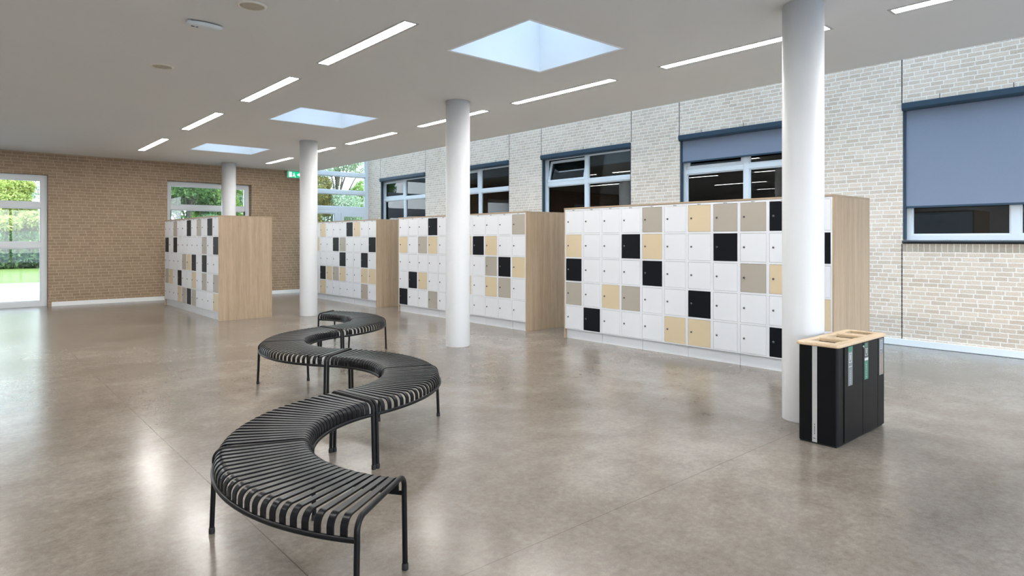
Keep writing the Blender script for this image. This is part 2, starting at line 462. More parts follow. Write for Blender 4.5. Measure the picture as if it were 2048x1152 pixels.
# movement joints
def joint(n, y, z0, z1):
    mb = MB(); mb.box(XW-.0015, XW+.01, y-.006, y+.006, z0, z1)
    # bricks nibble into the sealant
    rr = random.Random(int(y*100))
    z = z0
    while z < z1-.06:
        if rr.random() < .8: mb.box(XW-.002, XW+.01, y-.0085, y+.0085, z+.052, z+.062)
        z += .0625
    structure(mb.build('trim_%d' % n, M['joint']))
i = 4
for a, b in OPEN[:5]:
    for y in (a, b):
        if y < 1: continue
        joint(i, y + (.008 if y == b else -.008), 3.57, ZR); i += 1
        joint(i, y + (.008 if y == b else -.008), .10, 1.50); i += 1
# weep joints above the blind boxes
mb = MB()
for a, b in OPEN[:5]:
    for t_ in (.18, .5, .8):
        y = b + (a-b)*t_; mb.box(XW-.0015, XW+.005, y-.004, y+.004, 3.565, 3.63)
structure(mb.build('trim_%d' % i, M['joint']))

# ------------------------------------------------------------------ windows
def rect_frame(mb, a0, a1, z0, z1, w, d0, d1, axis, wz=None):
    """rectangular frame in the plane across depth d0..d1"""
    wz = wz or w
    def bx(p, q, r, s):
        if axis == 'Y': mb.box(d0, d1, p, q, r, s)
        else: mb.box(p, q, d0, d1, r, s)
    bx(a0, a0+w, z0, z1); bx(a1-w, a1, z0, z1); bx(a0+w, a1-w, z0, z0+wz); bx(a0+w, a1-w, z1-wz, z1)
def pane(a0, a1, z0, z1, d, axis, parent, m='glass', t=.006):
    mb = MB()
    if axis == 'Y': mb.box(d, d+t, a0, a1, z0, z1)
    else: mb.box(a0, a1, d, d+t, z0, z1)
    return mb.build('glass_pane', M[m], parent)

def office_window(n, a, b, tilt):
    """a<b along Y; local origin at opening's sill"""
    r = structure(empty('window_%d' % n, (XW, a, 1.55)))
    W = b-a; Hh = 1.965; d0, d1 = .10, .17; mid = W/2
    mb = MB(); rect_frame(mb, .012, W-.012, .0, Hh, .075, d0, d1, 'Y')
    mb.box(d0, d1, mid-.05, mid+.05, .075, Hh-.075)
    tz = 2.865-1.55
    mb.box(d0, d1, .075, mid-.05, tz-.045, tz+.045); mb.box(d0, d1, mid+.05, W-.087, tz-.045, tz+.045)
    mb.build('window_frame', M['frame_white'], r, bevel=.004)
    # lower panes and upper near pane, with slim glazing beads
    cells = [(.087, mid-.05, .075, tz-.045), (mid+.05, W-.087, .075, tz-.045), (.087, mid-.05, tz+.045, Hh-.075)]
    for c in cells:
        s_ = MB(); rect_frame(s_, c[0], c[1], c[2], c[3], .02, d0+.02, d1-.01, 'Y'); s_.build('glazing_bead', M['frame_white'], r)
        pane(c[0]+.02, c[1]-.02, c[2]+.02, c[3]-.02, d0+.04, 'Y', r, 'glass_dark')
    # upper far sash, hinged at its lower edge
    sw = empty('sash', (d0+.03, mid+.05, tz+.045), parent=r); sw.rotation_euler = (0, tilt, 0)
    L = W-.087-(mid+.05); h = Hh-.075-(tz+.045)
    s_ = MB(); rect_frame(s_, .004, L-.004, .004, h-.01, .055, -.02, .035, 'Y'); sf = s_.build('sash_frame', M['frame_white'], sw, bevel=.003)
    pane(.055, L-.055, .055, h-.06, .005, 'Y', sw, 'glass_dark')
    return r
TILT = {2: .20, 3: .05}
for i, (a, b) in enumerate(OPEN[:5]): office_window(i+1, a, b, TILT.get(i, 0))
# sills
for i, (a, b) in enumerate(OPEN[:5]):
    mb = MB(); L = b-a; n = 13
    for k in range(n):
        mb.box(-.035, .10, a+L*k/n+.003, a+L*(k+1)/n-.003, .018, .035)
    mb.box(-.032, .10, a, b, .0, .018, 1)
    s_ = mb.build('trim_%d' % (30+i), [M['sill'], M['joint']]); s_.location = (XW, 0, 1.512); structure(s_)

# roller blinds with dark blue boxes
BL = [('at the far end of the beige wall, blind rolled up', 0), ('above the window left of the second white column from the camera, blind rolled up', 0),
      ('above the tilted-open window, blind rolled up', 0), ('with fabric lowered a short way, left of nearest column', .39), ('with fabric pulled almost fully down, at right edge', 1.40)]
BL[1] = ('of the second window from the far end, blind rolled up', 0)
for i, (a, b) in enumerate(OPEN[:5]):
    r = thing('roller_blind', 'dark blue external blind box ' + BL[i][0], 'blind', (XW, a, 3.45), group='blind boxes over the office windows')
    W = b-a
    mb = MB(); mb.add([(-.05,.0,.11),(-.05,.0,.03),(-.03,.0,.0),(.10,.0,.0),(.10,.0,.11),(-.05,W,.11),(-.05,W,.03),(-.03,W,.0),(.10,W,.0),(.10,W,.11)],
        [(0,1,2,3,4),(9,8,7,6,5),(0,5,6,1),(1,6,7,2),(2,7,8,3),(3,8,9,4),(4,9,5,0)])
    mb.build('blind_box', M['frame_blue'], r, bevel=.003)
    for y0 in (.0, W-.035):
        mb = MB(); mb.box(.02, .075, y0+.001, y0+.034, -1.89, -.001); mb.build('guide_rail', M['frame_blue'], r)
    drop = BL[i][1]
    if drop:
        mb = MB(); mb.box(.045, .048, .03, W-.03, -drop, -.001); mb.build('blind_fabric', M['blind'], r)
        mb = MB(); mb.box(.036, .057, .036, W-.036, -drop-.03, -drop); mb.build('bottom_bar', M['frame_blue'], r, bevel=.004)

# far wall door and window (recessed frames)
def glazed_unit(n, name, x0, x1, z0, z1, yf, transoms, mullions=(), w=.10, d=.08):
    r = structure(empty('%s_%d' % (name, n), (x0, yf, z0)))
    W, H = x1-x0, z1-z0
    mb = MB(); rect_frame(mb, 0, W, 0, H, w, 0, d, 'X')
    xs = [w] + [v for m_ in mullions for v in (m_-x0-w*.5, m_-x0+w*.5)] + [W-w]
    for m_ in mullions: mb.box(m_-x0-w*.5, m_-x0+w*.5, 0, d, w, H-w)
    zs = [w] + [v for t_ in transoms for v in (t_-z0-w*.55, t_-z0+w*.55)] + [H-w]
    for k in range(0, len(xs), 2):
        for t_ in transoms: mb.box(xs[k], xs[k+1], 0, d, t_-z0-w*.55, t_-z0+w*.55)
    mb.build('window_frame' if name == 'window' else 'door_frame', M['frame_white'], r, bevel=.004)
    for k in range(0, len(xs), 2):
        for q in range(0, len(zs), 2):
            s_ = MB(); rect_frame(s_, xs[k], xs[k+1], zs[q], zs[q+1], .022, .02, d-.005, 'X'); s_.build('glazing_bead', M['frame_white'], r)
            pane(xs[k]+.022, xs[k+1]-.022, zs[q]+.022, zs[q+1]-.022, d*.5, 'X', r)
    return r
glazed_unit(1, 'door', DOOR1[0]+.005, DOOR1[1]-.005, .0, DOOR1[3]-.005, YF+.13, (1.435, 2.37), (.15,), w=.12)
glazed_unit(6, 'window', WIN1[0]+.005, WIN1[1]-.005, WIN1[2]+.005, WIN1[3]-.005, YF+.19, (2.425, 1.45), (), w=.11)
# glazed end wall of the side aisle
YG = 19.3
glazed_unit(7, 'window', XE+.001, XW-.001, 2.53, ZR-.001, YG, (3.115, 3.70, 4.29), (), w=.11)
glazed_unit(8, 'window', XE+.001, 9.42, .0, 2.528, YG, (1.3,), (), w=.11)
dr = glazed_unit(2, 'door', 9.421, XW-.001, .0, 2.528, YG, (), (), w=.10)
mb = MB(); rect_frame(mb, .105, XW-9.422-.105, .02, 2.42, .10, -.02, .015, 'X'); lf = mb.build('door_leaf', M['frame_white'], dr, bevel=.004)
mb = MB(); mb.tube([(.16, -.02, 1.05), (.16, -.06, 1.05), (.28, -.06, 1.05)], .009, 8); mb.build('door_handle', M['chrome'], lf)
# frames for the added daylight openings in the unseen back wall
mb = MB(); rect_frame(mb, -3.5, 8.0, .3, 3.2, .1, -4.15, -4.08, 'X'); 
for k in range(1, 6): mb.box(-3.5+k*1.9, -3.4+k*1.9, -4.15, -4.08, .4, 3.1)
rect_frame(mb, 8.3, 10.3, .3, 4.3, .1, -4.15, -4.08, 'X')
structure(mb.build('window_10', M['frame_white']))

# ------------------------------------------------------------------ skylights
for i, (x0, x1, y0, y1) in enumerate(SKY):
    r = structure(empty('window_%d' % (11+i), (x0, y0, HC)))
    W, D, H = x1-x0, y1-y0, .85
    mb = MB(); t = .012
    mb.box(-.2, t, -.2, D+.2, .39, H); mb.box(W-t, W+.2, -.2, D+.2, .39, H); mb.box(t, W-t, -.2, t, .39, H); mb.box(t, W-t, D-t, D+.2, .39, H)
    mb.box(.0, t, .0, D, .0, .39); mb.box(W-t, W, .0, D, .0, .39); mb.box(t, W-t, .0, t, .0, .39); mb.box(t, W-t, D-t, D, .0, .39)
    mb.build('skylight_shaft', M['shaft'], r)
    mb = MB(); rect_frame2 = [(-.018, .0, -.018, D+.018), (W, W+.018, -.018, D+.018), (.0, W, -.018, .0), (.0, W, D, D+.018)]
    for q in rect_frame2: mb.box(q[0], q[1], q[2], q[3], -.003, -.0002)
    mb.build('skylight_trim', M['skirting'], r)
    mb = MB(); mb.box(-.15, W+.15, -.15, D+.15, H+.01, H+.03); mb.build('skylight_glass', M['glass'], r)

# ------------------------------------------------------------------ columns
CL = [('tall white round column nearest the camera, beside the recycling bin', 5.548, 2.496, .168), ('white round column in front of the middle locker block, behind the black bench', 5.60, 7.59, .178),
      ('white round column behind the far end of the black bench, left of the third locker block', 5.53, 12.66, .176), ('white round column rising behind the leftmost locker block, in front of the brown brick wall', 5.50, 17.62, .178)]
for lab, x, y, rc in CL:
    r = tag(MB().lathe([(.0, 0), (rc-.001, 0), (rc, .006), (rc, HC-.010), (rc-.006, HC-.009), (rc-.006, HC-.001), (0, HC-.001)], 64).build('column', M['column'], loc=(x, y, 0)), lab, 'column', 'round white columns')

# ------------------------------------------------------------------ ceiling lamps
def lamp(x0, x1, y0, y1, label, grp='recessed linear ceiling lamps', first=[None]):
    W, L = x1-x0, y1-y0
    r = thing('linear_ceiling_light', label, 'ceiling light', ((x0+x1)/2, (y0+y1)/2, HC), group=grp)
    mb = MB()
    for q in ((-W/2-.020, -W/2+.004, -L/2-.020, L/2+.020), (W/2-.004, W/2+.020, -L/2-.020, L/2+.020), (-W/2+.004, W/2-.004, -L/2-.020, -L/2+.004), (-W/2+.004, W/2-.004, L/2-.004, L/2+.020)):
        mb.box(q[0], q[1], q[2], q[3], -.004, -.0002)
    mb.build('light_frame', M['lamp_frame'], r)
    MB().box(-W/2+.004, W/2-.004, -L/2+.004, L/2-.004, .0, .01).build('diffuser', M['lamp'], r)
    MB().box(-W/2+.001, W/2-.001, -L/2+.001, L/2-.001, .0105, .08).build('light_housing', M['lamp_frame'], r)
LLAB = ['nearest of the left row, left of the large skylight', 'second nearest visible lamp in the left row', 'third lamp in the left row, left of the middle skylight', 'farthest of the left row, close to brown brick wall', '', '']
RLAB = ['cut off by the top right corner of the picture', 'running behind the nearest column at its ceiling end', 'right of centre, below the large skylight', 'crossing behind the top of the second column', 'between second and third columns, right of the middle skylight', 'partly hidden by the third column', 'farthest in the right row, left of the third column']
for (q, l) in zip(LEFT, LLAB):
    if l: lamp(*q, 'recessed white linear ceiling light, ' + l)
for (q, l) in zip(RIGHT, RLAB): lamp(*q, 'recessed white linear ceiling light, ' + l)
for q in LEFT[4:] + FARL + FARL2:  # unseen lamps, added to light the room from outside the frame
    lamp(*q, 'recessed white linear ceiling light added out of view beside or behind the camera', 'ceiling lights added out of view')

# loudspeakers
for x, y, l in ((1.96, 5.66, 'round beige ceiling loudspeaker nearest the camera, at the top edge'), (1.85, 8.32, 'round beige ceiling loudspeaker farther back, left of the lamp row')):
    r = thing('ceiling_loudspeaker', l, 'loudspeaker', (x, y, HC), group='round ceiling loudspeakers')
    MB().lathe([(.100, -.001), (.100, -.010), (.104, -.014), (.120, -.010), (.125, -.001)], 48).build('outer_ring', M['speaker_ring'], r)
    MB().lathe([(.0, -.0125), (.06, -.012), (.092, -.009), (.0985, -.006), (.0985, -.001), (.0, -.001)], 48).build('grille', M['speaker_mesh'], r)
# emergency luminaire
r = thing('emergency_light', 'white boat-shaped emergency light fixed to the ceiling, upper left', 'emergency light', (1.785, 6.42, HC))
def boat(L, Wd, n=24, bul=.0):
    P = []
    for i in range(n+1):
        t = -1 + 2*i/n; P.append((t*L/2, -Wd/2*(1-.45*t*t)))
    for i in range(n, -1, -1):
        t = -1 + 2*i/n; P.append((t*L/2, Wd/2*(1-.45*t*t)))
    return P
MB().prism(boat(.25, .10), -.012, -.0005).build('mounting_gap_shade', M['dark'], r)  # near-black filler painted as the shaded gap above the housing
bo = MB(); rings = [(1.0, -.012), (1.03, -.018), (1.02, -.030), (.92, -.042), (.7, -.048), (.0, -.050)]
pts = boat(.30, .15); n_ = len(pts); vs = []; fs = []
for s_, z in rings: vs += [(x*s_, y*s_, z) for x, y in pts]
for j in range(len(rings)-1):
    for i in range(n_): fs.append((j*n_+i, j*n_+(i+1)%n_, (j+1)*n_+(i+1)%n_, (j+1)*n_+i))
bo.add(vs, fs, 0, True).add([(x, y, -.012) for x, y in pts], [tuple(range(n_))])
bo.build('lens_housing', M['plastic'], r)
MB().box(-.115, -.085, -.012, .012, -.049, -.046).box(-.075, -.055, -.01, .01, -.0505, -.047).build('status_lights', M['ink'], r)

# exit sign
r = thing('exit_sign', 'lit green and white running-person exit sign under the ceiling by the brown wall', 'exit sign', (7.345, YF-.11, 3.375))
MB().box(0, .46, 0, .05, 0, .20).build('sign_body', M['plastic'], r, bevel=.006)
MB().box(.015, .445, .0, .05, .2, .214).build('mounting_rail', M['lamp_frame'], r)
face = MB().box(.012, .448, -.004, -.0005, .012, .188).build('sign_face', M['exit_green'], r)
mb = MB()
def q2(P, y=-.006): 
    n = len(P); mb.add([(x, y, z) for x, z in P] + [(x, y+.0018, z) for x, z in P], [tuple(range(n)), tuple(range(n, 2*n))[::-1]] + [(i, (i+1)%n, n+(i+1)%n, n+i) for i in range(n)])
q2([(.05, .03), (.13, .03), (.13, .17), (.05, .17)])                    # doorway
q2([(.20, .125), (.215, .14), (.20, .155), (.185, .14)])                # head
q2([(.165, .12), (.205, .12), (.235, .075), (.215, .07), (.18, .10)])   # body
q2([(.215, .075), (.25, .03), (.235, .025), (.195, .07)])
q2([(.185, .085), (.15, .055), (.16, .04), (.20, .072)])
q2([(.30, .075), (.35, .075), (.35, .05), (.41, .10), (.35, .15), (.35, .125), (.30, .125)])  # arrow
mb.build('pictogram', M['exit_white'], face)

# ------------------------------------------------------------------ lockers
RC = {'W': 'locker_white', 'K': 'locker_black', 'C': 'locker_cream', 'T': 'locker_taupe'}
LN = {'K': 'black locker door', 'C': 'cream locker door', 'T': 'taupe grey locker door'}
CW = .3728; HL = 2.055; DEP = 1.02
NR = 5; ROWH = .3735; ZB = .15
door_mesh = {}
for k_ in RC:
    mb = MB(); mb.box(0, .016, -.1645, .1645, 0, .345)
    door_mesh[k_] = mb.mesh('locker_door', M[RC[k_]], bevel=.0015, seg=1)
mb = MB(); mb.lathe([(.0, -.010), (.008, -.010), (.012, -.007), (.0135, -.002), (.0135, .002)], 20, axis='x')
mb.lathe([(.0, -.0108), (.0088, -.0108), (.0088, -.0095)], 16, axis='x', mi=1)
lock_mesh = mb.mesh('lock', [M['chrome'], M['lock_dark']])
def digit_mesh(txt, size):
    cu = bpy.data.curves.new('number', 'FONT'); cu.body = txt; cu.size = size; cu.align_x = 'CENTER'; cu.align_y = 'CENTER'; cu.extrude = .0004
    ob = bpy.data.objects.new('tmp_number', cu); COL.objects.link(ob)
    bpy.context.view_layer.update()
    me = bpy.data.meshes.new_from_object(ob)
    bpy.data.objects.remove(ob); bpy.data.curves.remove(cu)
    # text plane XY -> faces -X, reading towards -Y
    me.transform(Matrix(((0, 0, -1, 0), (-1, 0, 0, 0), (0, 1, 0, 0), (0, 0, 0, 1))))
    me.materials.clear(); me.materials.append(M['ink'])
    return me
def locker_bank(xf, ynear, grid, label, num0, height=HL):
    """front faces -X; first column of grid is the far (+Y) one"""
    n = len(grid[0]); L = n*CW; t = .020
    r = thing('locker_block', label, 'lockers', (xf, ynear, 0), group='oak-clad locker blocks')
    s_ = height/HL
    for nm, y0, y1 in (('end_panel', -t, 0), ('end_panel', L, L+t)):
        MB().box(-.004, DEP, y0, y1, 0, height-.022).build(nm, M['oak'], r, bevel=.001, seg=1)
    MB().box(-.006, DEP+.002, -t-.001, L+t+.001, height-.0215, height).build('top_panel', M['oak_h'], r, bevel=.0015, seg=1)
    MB().box(DEP-.02, DEP-.004, .001, L-.001, .12, height-.023).build('back_panel', M['locker_white'], r)
    # carcass behind the doors, a solid block coloured as shade in the gaps
    MB().box(.028, DEP-.021, .002, L-.002, ZB-.005, height-.024).build('carcass', M['void'], r)
    # plinths, one under each pair of columns
    k = 0
    while k < n:
        m_ = min(2, n-k); a = L-(k+m_)*CW; b = L-k*CW
        MB().box(.035, .055, a+.003, b-.003, .0, ZB-.006).build('plinth', M['locker_white'], r); k += m_
    # one face frame per column
    zt = height-.0235
    fm = MB(); hw = CW/2-.0006; st = .0185
    fm.box(0, .03, -hw, -hw+st, ZB, zt); fm.box(0, .03, hw-st, hw, ZB, zt)
    zs = [ZB + .012 + i*ROWH*s_ for i in range(6)]
    fm.box(0, .03, -hw+st, hw-st, ZB, zs[0]+.001)
    for i in range(1, 5): fm.box(0, .03, -hw+st, hw-st, zs[i]-.022, zs[i]+.001)
    fm.box(0, .03, -hw+st, hw-st, zs[5]-.022, zt)
    fme = fm.mesh('column_frame', M['locker_white'], bevel=0)
    dh = (ROWH*s_-.0285)/.345
    for c in range(n):
        yc = L-(c+.5)*CW
        o = link_mesh('column_frame', fme, r, (0, yc, 0))
        pl = MB().box(-.0015, .0, -.030, .030, zt-.030, zt-.010).build('number_plate', M['plate'], r, loc=(0, yc, 0))
        dm = link_mesh('number', digit_mesh(str(num0+c*5), .026), pl, (-.002, 0, zt-.020))
        for rw in range(5):
            kd = grid[rw][c]; z0 = zs[4-rw]+.0035
            d = link_mesh('locker_door', door_mesh[kd], r, (.001, yc, z0)); d.scale = (1, 1, dh)
            if kd != 'W': d['label'] = LN[kd]
            lk = link_mesh('lock', lock_mesh, d, (0, .118, .175)); 
    return r
M['oak_h'] = wood('oak_veneer_top', (.30, .218, .145), (.47, .36, .255), 'Y')
G1 = ['WWTWWKWTWKW', 'KWKWWWWWTWK', 'WWWWTCKWKWW', 'TCWKWWCWTWT', 'WWWCTKTWWWC']
G2 = ['WWWCWWWKCWW', 'WWCWWKTWWWK', 'WWWWWWKWWKW', 'WWWKCTCWWCC', 'WWWCWWWWWTW']
G3 = ['WWWKWWWWWWT', 'CWTCWWCKCWW', 'WWWWWWWWTKC', 'WKCWWWCWCTW', 'KWWTWWWWWWW']
G4 = ['WWWWTWCTTKW', 'CWWKCWWKWWK', 'KWWWKWWWTCW', 'TWCTWWKWWWC', 'WKWWWCCWWKW']
locker_bank(7.33, 2.972, G4, 'large oak-clad block of white, black, cream and grey lockers nearest the camera', 4001, 2.06)
locker_bank(7.335, 8.005, G3, 'oak-clad block of white and coloured lockers behind the second white column', 3001, 2.045)
locker_bank(7.32, 13.07, G2, 'oak-clad locker block below the glazed end wall, behind the third column', 2001, 2.035)
locker_bank(3.85, 12.93, G1, 'oak-clad locker block standing alone on the left before the brown brick wall', 1001, 2.03)

# ------------------------------------------------------------------ benches
B0 = Vector((1.406, 2.425)); PHI = math.radians(66.93); CH = 1.846; AL = math.radians(60.5); WF = .245
RB = CH/2/math.sin(AL)
ZT = .452; ZRIM = .365; TR = .0125
def bench_parts(side):
    """local frame: arc centre at origin, local +Y = bulge direction, angle t measured from +Y towards +X"""
    def P(t, r, z): return (math.sin(t)*r, math.cos(t)*r, z)
    ae = AL - .0155/RB
    root = empty('curved_bench')
    N = 48
    for nm, r_ in (('outer_rim', RB+WF), ('inner_rim', RB-WF)):
        MB().tube([P(-ae + 2*ae*i/N, r_, ZRIM) for i in range(N+1)], .0115, 12).build(nm, M['bench'], root)
    # slats: one continuous grille of bent strips
    mb = MB(); prof = []
    bend = .052; e = WF-.003
    prof.append((-e, ZRIM+.006)); prof.append((-e, ZT-bend))
    for i in range(1, 10):
        a = i/9*PI/2; prof.append((-e+bend*(1-math.cos(a)), ZT-bend+bend*math.sin(a)))
    prof += [(-x, z) for x, z in prof[::-1]]
    th = .009
    m = len(prof); nrm = []
    for i in range(m):
        a = prof[max(0, i-1)]; b = prof[min(m-1, i+1)]; dx, dz = b[0]-a[0], b[1]-a[1]; l = math.hypot(dx, dz); nrm.append((-dz/l, dx/l))
    pit = ae*2/44.0; hw = .0150
    for k in list(range(1, 22)) + list(range(23, 44)):
        t = -ae + pit*k
        ct, st_ = math.cos(t), math.sin(t)
        rad = Vector((st_, ct)); tan = Vector((ct, -st_))
        vs = []
        for i in range(m):
            for (off, w_) in ((0, -hw), (0, hw), (-th, hw), (-th, -hw)):
                r_ = RB + prof[i][0] + nrm[i][0]*off; z = prof[i][1] + nrm[i][1]*off
                q = rad*r_ + tan*w_; vs.append((q.x, q.y, z))
        for j in range(4):
            j2 = (j+1) % 4
            mb.add([vs[i*4+q] for i in range(m) for q in (j, j2)], [(2*i, 2*i+1, 2*i+3, 2*i+2) for i in range(m-1)], 0, True)
        mb.add([vs[i] for i in (0, 1, 2, 3, m*4-4, m*4-3, m*4-2, m*4-1)], [(0, 1, 2, 3), (4, 5, 6, 7)])
    mb.build('slatted_seat', M['bench_slat'], root)
    # three U-shaped leg frames
    for t in (-ae, 0, ae):
        zc = ZT-.001 if t else ZT-.0115
        bend = .055; pts = []
        rad = Vector((math.sin(t), math.cos(t)))
        hw2 = WF + .002
        a_pts = [(-hw2, ZRIM-.005), (-hw2, zc-bend)] + [(-hw2+bend*(1-math.cos(i/8*PI/2)), zc-bend+bend*math.sin(i/8*PI/2)) for i in range(1, 9)]
        a_pts += [(-x, z) for x, z in a_pts[::-1]]
        MB().tube([(rad.x*(RB+x), rad.y*(RB+x), z) for x, z in a_pts], TR, 14, up=(math.cos(t), -math.sin(t), 0)).build('crossbar', M['bench'], root)
        for sgn in (-1, 1):
            top = rad*(RB+sgn*hw2); bot = rad*(RB+sgn*(hw2+.012))
            lg = MB().tube([(top.x, top.y, ZRIM-.004), (bot.x, bot.y, .03)], TR, 14, up=(1, 0, 0)).build('leg', M['bench'], root)
            MB().lathe([(.0, .0), (.0150, .0), (.0158, .004), (.0158, .026), (.0140, .031), (.0, .031)], 16).build('rubber_foot', M['rubber'], lg, loc=(bot.x, bot.y, 0))
    return root
def copy_tree(o, parent=None):
    c = o.copy(); COL.objects.link(c)
    if parent: c.parent = parent
    for ch in list(o.children): copy_tree(ch, c)
    return c
d_ = Vector((math.cos(PHI), math.sin(PHI))); n_ = Vector((-d_.y, d_.x))
BLAB = ['curved black slatted metal bench nearest the camera, bowing to the left', 'curved black slatted metal bench, second from the camera, bowing to the right',
        'curved black slatted metal bench, third from the camera, bowing to the left', 'curved black slatted metal bench farthest from the camera, bowing right before the third column']
proto = None
for i in range(4):
    s_ = 1 if i % 2 == 0 else -1
    a = B0 + d_*CH*i; mid = a + d_*CH/2; ctr = mid - n_*s_*RB*math.cos(AL)
    o = bench_parts(0) if proto is None else copy_tree(proto)
    proto = proto or o
    o.location = (ctr.x, ctr.y, 0)
    nn = n_*s_
    o.rotation_euler = (0, 0, math.atan2(nn.y, nn.x) - PI/2)
    tag(o, BLAB[i], 'bench', 'curved benches joined in a winding row')

# ------------------------------------------------------------------ recycling bin
r = thing('recycling_bin', 'black three-compartment recycling bin with oak lid beside the nearest column', 'bin', (4.942, 1.968, 0))
BW, BD, BH = .935, .292, .745
MB().box(.01, BW-.01, .01, BD-.01, .0, .012).build('base', M['rubber'], r)
def rrect(x0, x1, y0, y1, rad, n=6):
    P = []
    for cx, cy, a0 in ((x1-rad, y0+rad, -PI/2), (x1-rad, y1-rad, 0), (x0+rad, y1-rad, PI/2), (x0+rad, y0+rad, PI)):
        for i in range(n+1): P.append((cx+rad*math.cos(a0+i/n*PI/2), cy+rad*math.sin(a0+i/n*PI/2)))
    return P
mb = MB(); ol = rrect(0, BW, 0, BD, .022); il = rrect(.004, BW-.004, .004, BD-.004, .019); n = len(ol)
mb.add([(x, y, .012) for x, y in ol] + [(x, y, BH) for x, y in ol] + [(x, y, BH) for x, y in il] + [(x, y, .03) for x, y in il],
       [(i, (i+1)%n, n+(i+1)%n, n+i) for i in range(n)] + [(n+i, n+(i+1)%n, 2*n+(i+1)%n, 2*n+i) for i in range(n)] + [(2*n+i, 2*n+(i+1)%n, 3*n+(i+1)%n, 3*n+i) for i in range(n)] + [tuple(range(3*n, 4*n))] + [tuple(range(n))])
mb.build('body', M['bin'], r)
for x0, x1 in ((.115, .465), (.471, .780), (.786, .925)):
    MB().box(x0, x1, -.006, -.0002, .018, BH-.004).build('front_panel', M['bin'], r, bevel=.002)
for x in (.31, .63): MB().box(x-.003, x+.003, .006, BD-.006, .035, BH-.002).build('divider', M['bin_in'], r)
# end strip with its small vertical lettering marks (unreadable in the photo)
st = MB().box(-.003, -.0002, .148, .184, .014, BH-.001).build('metal_strip', M['alu'], r); st['label'] = 'vertical brushed aluminium strip'
mb = MB()
for k_, (z, h) in enumerate(((.075, .010), (.092, .010), (.108, .008), (.122, .011), (.143, .009))):
    mb.box(-.0036, -.0031, .163, .170, z, z+h*.4); mb.box(-.0036, -.0031, .163, .166, z+h*.35, z+h*.7); mb.box(-.0036, -.0031, .163, .170, z+h*.65, z+h)
mb.box(-.0036, -.0031, .162, .176, .040, .045); mb.box(-.0036, -.0031, .156, .162, .039, .041)
mb.build('lettering', M['ink'], st)
# oak lid with three openings and three slots
lid = MB(); X0, X1, Y0, Y1 = -.014, BW+.016, -.018, BD+.018
hol = [(.105, .300, .062, .252), (.432, .650, .062, .252), (.762, .895, .062, .252)]
hol = [(.095, .285, .064, .250), (.455, .650, .064, .250), (.735, .915, .064, .250)]
hol = [(.098, .293, .064, .252), (.425, .622, .064, .252), (.735, .912, .064, .252)]
slots = [(.17, .31, .043, .051), (.47, .62, .043, .051), (.78, .90, .043, .051)]
xs = sorted({X0, X1} | {h[0] for h in hol+slots} | {h[1] for h in hol+slots})
ysl = sorted({Y0, Y1} | {h[2] for h in hol+slots} | {h[3] for h in hol+slots})
def inh(x, y): return any(h[0] < x < h[1] and h[2] < y < h[3] for h in hol+slots)
z0, z1 = BH, BH+.026; vid = {}; V = []; F = []
def vv(x, y, z):
    key = (round(x, 5), round(y, 5), round(z, 5))
    if key not in vid: vid[key] = len(V); V.append(key)
    return vid[key]
nx_, ny_ = len(xs)-1, len(ysl)-1
solid = {(i, j): not inh((xs[i]+xs[i+1])/2, (ysl[j]+ysl[j+1])/2) for i in range(nx_) for j in range(ny_)}
for (i, j), s_ in solid.items():
    if not s_: continue
    a, b, c, d = xs[i], xs[i+1], ysl[j], ysl[j+1]
    F.append((vv(a,c,z1), vv(b,c,z1), vv(b,d,z1), vv(a,d,z1))); F.append((vv(a,c,z0), vv(a,d,z0), vv(b,d,z0), vv(b,c,z0)))
    for di, dj, p, q in ((-1,0,(a,d),(a,c)), (1,0,(b,c),(b,d)), (0,-1,(a,c),(b,c)), (0,1,(b,d),(a,d))):
        if not solid.get((i+di, j+dj), False):
            F.append((vv(*p, z0), vv(*q, z0), vv(*q, z1), vv(*p, z1)))
me = bpy.data.meshes.new('lid'); me.from_pydata(V, [], F); me.materials.append(M['oak_top'])
bm = bmesh.new(); bm.from_mesh(me)
bmesh.ops.recalc_face_normals(bm, faces=bm.faces)
# round the four outer corners, chamfer the openings
cor = [e for e in bm.edges if abs(e.verts[0].co.z-e.verts[1].co.z) > .01 and min(abs(e.verts[0].co.x-X0), abs(e.verts[0].co.x-X1)) < 1e-4 and min(abs(e.verts[0].co.y-Y0), abs(e.verts[0].co.y-Y1)) < 1e-4]
bmesh.ops.bevel(bm, geom=cor, offset=.03, segments=5, affect='EDGES', profile=.5)
top = [e for e in bm.edges if len(e.link_faces) == 2 and all(v.co.z > z1-1e-4 for v in e.verts) and e.calc_face_angle(0) > .6
       and not any(sl[0]-1e-4 <= e.verts[0].co.x <= sl[1]+1e-4 and sl[2]-1e-4 <= e.verts[0].co.y <= sl[3]+1e-4 for sl in slots)]
bmesh.ops.bevel(bm, geom=top, offset=.008, segments=2, affect='EDGES', profile=.5)
low = [e for e in bm.edges if len(e.link_faces) == 2 and all(v.co.z < z0+1e-4 for v in e.verts) and e.calc_face_angle(0) > .6 and any(min(abs(v.co.x-X0), abs(v.co.x-X1), abs(v.co.y-Y0), abs(v.co.y-Y1)) < .031 for v in e.verts)]
bmesh.ops.bevel(bm, geom=low, offset=.006, segments=1, affect='EDGES', profile=.5)
bm.to_mesh(me); bm.free()
link_mesh('lid', me, r)['label'] = 'oak lid with three rectangular openings'
for h in hol:
    mb = MB(); a, b, c, d = h[0]-.012, h[1]+.012, h[2]-.012, h[3]+.012
    mb.box(a, b, c, d, .35, .353); rect = ((a, a+.003, c, d), (b-.003, b, c, d), (a, b, c, c+.003), (a, b, d-.003, d))
    for q in rect: mb.box(q[0], q[1], q[2], q[3], .353, BH-.003)
    mb.build('inner_liner', M['bin_in'], r)
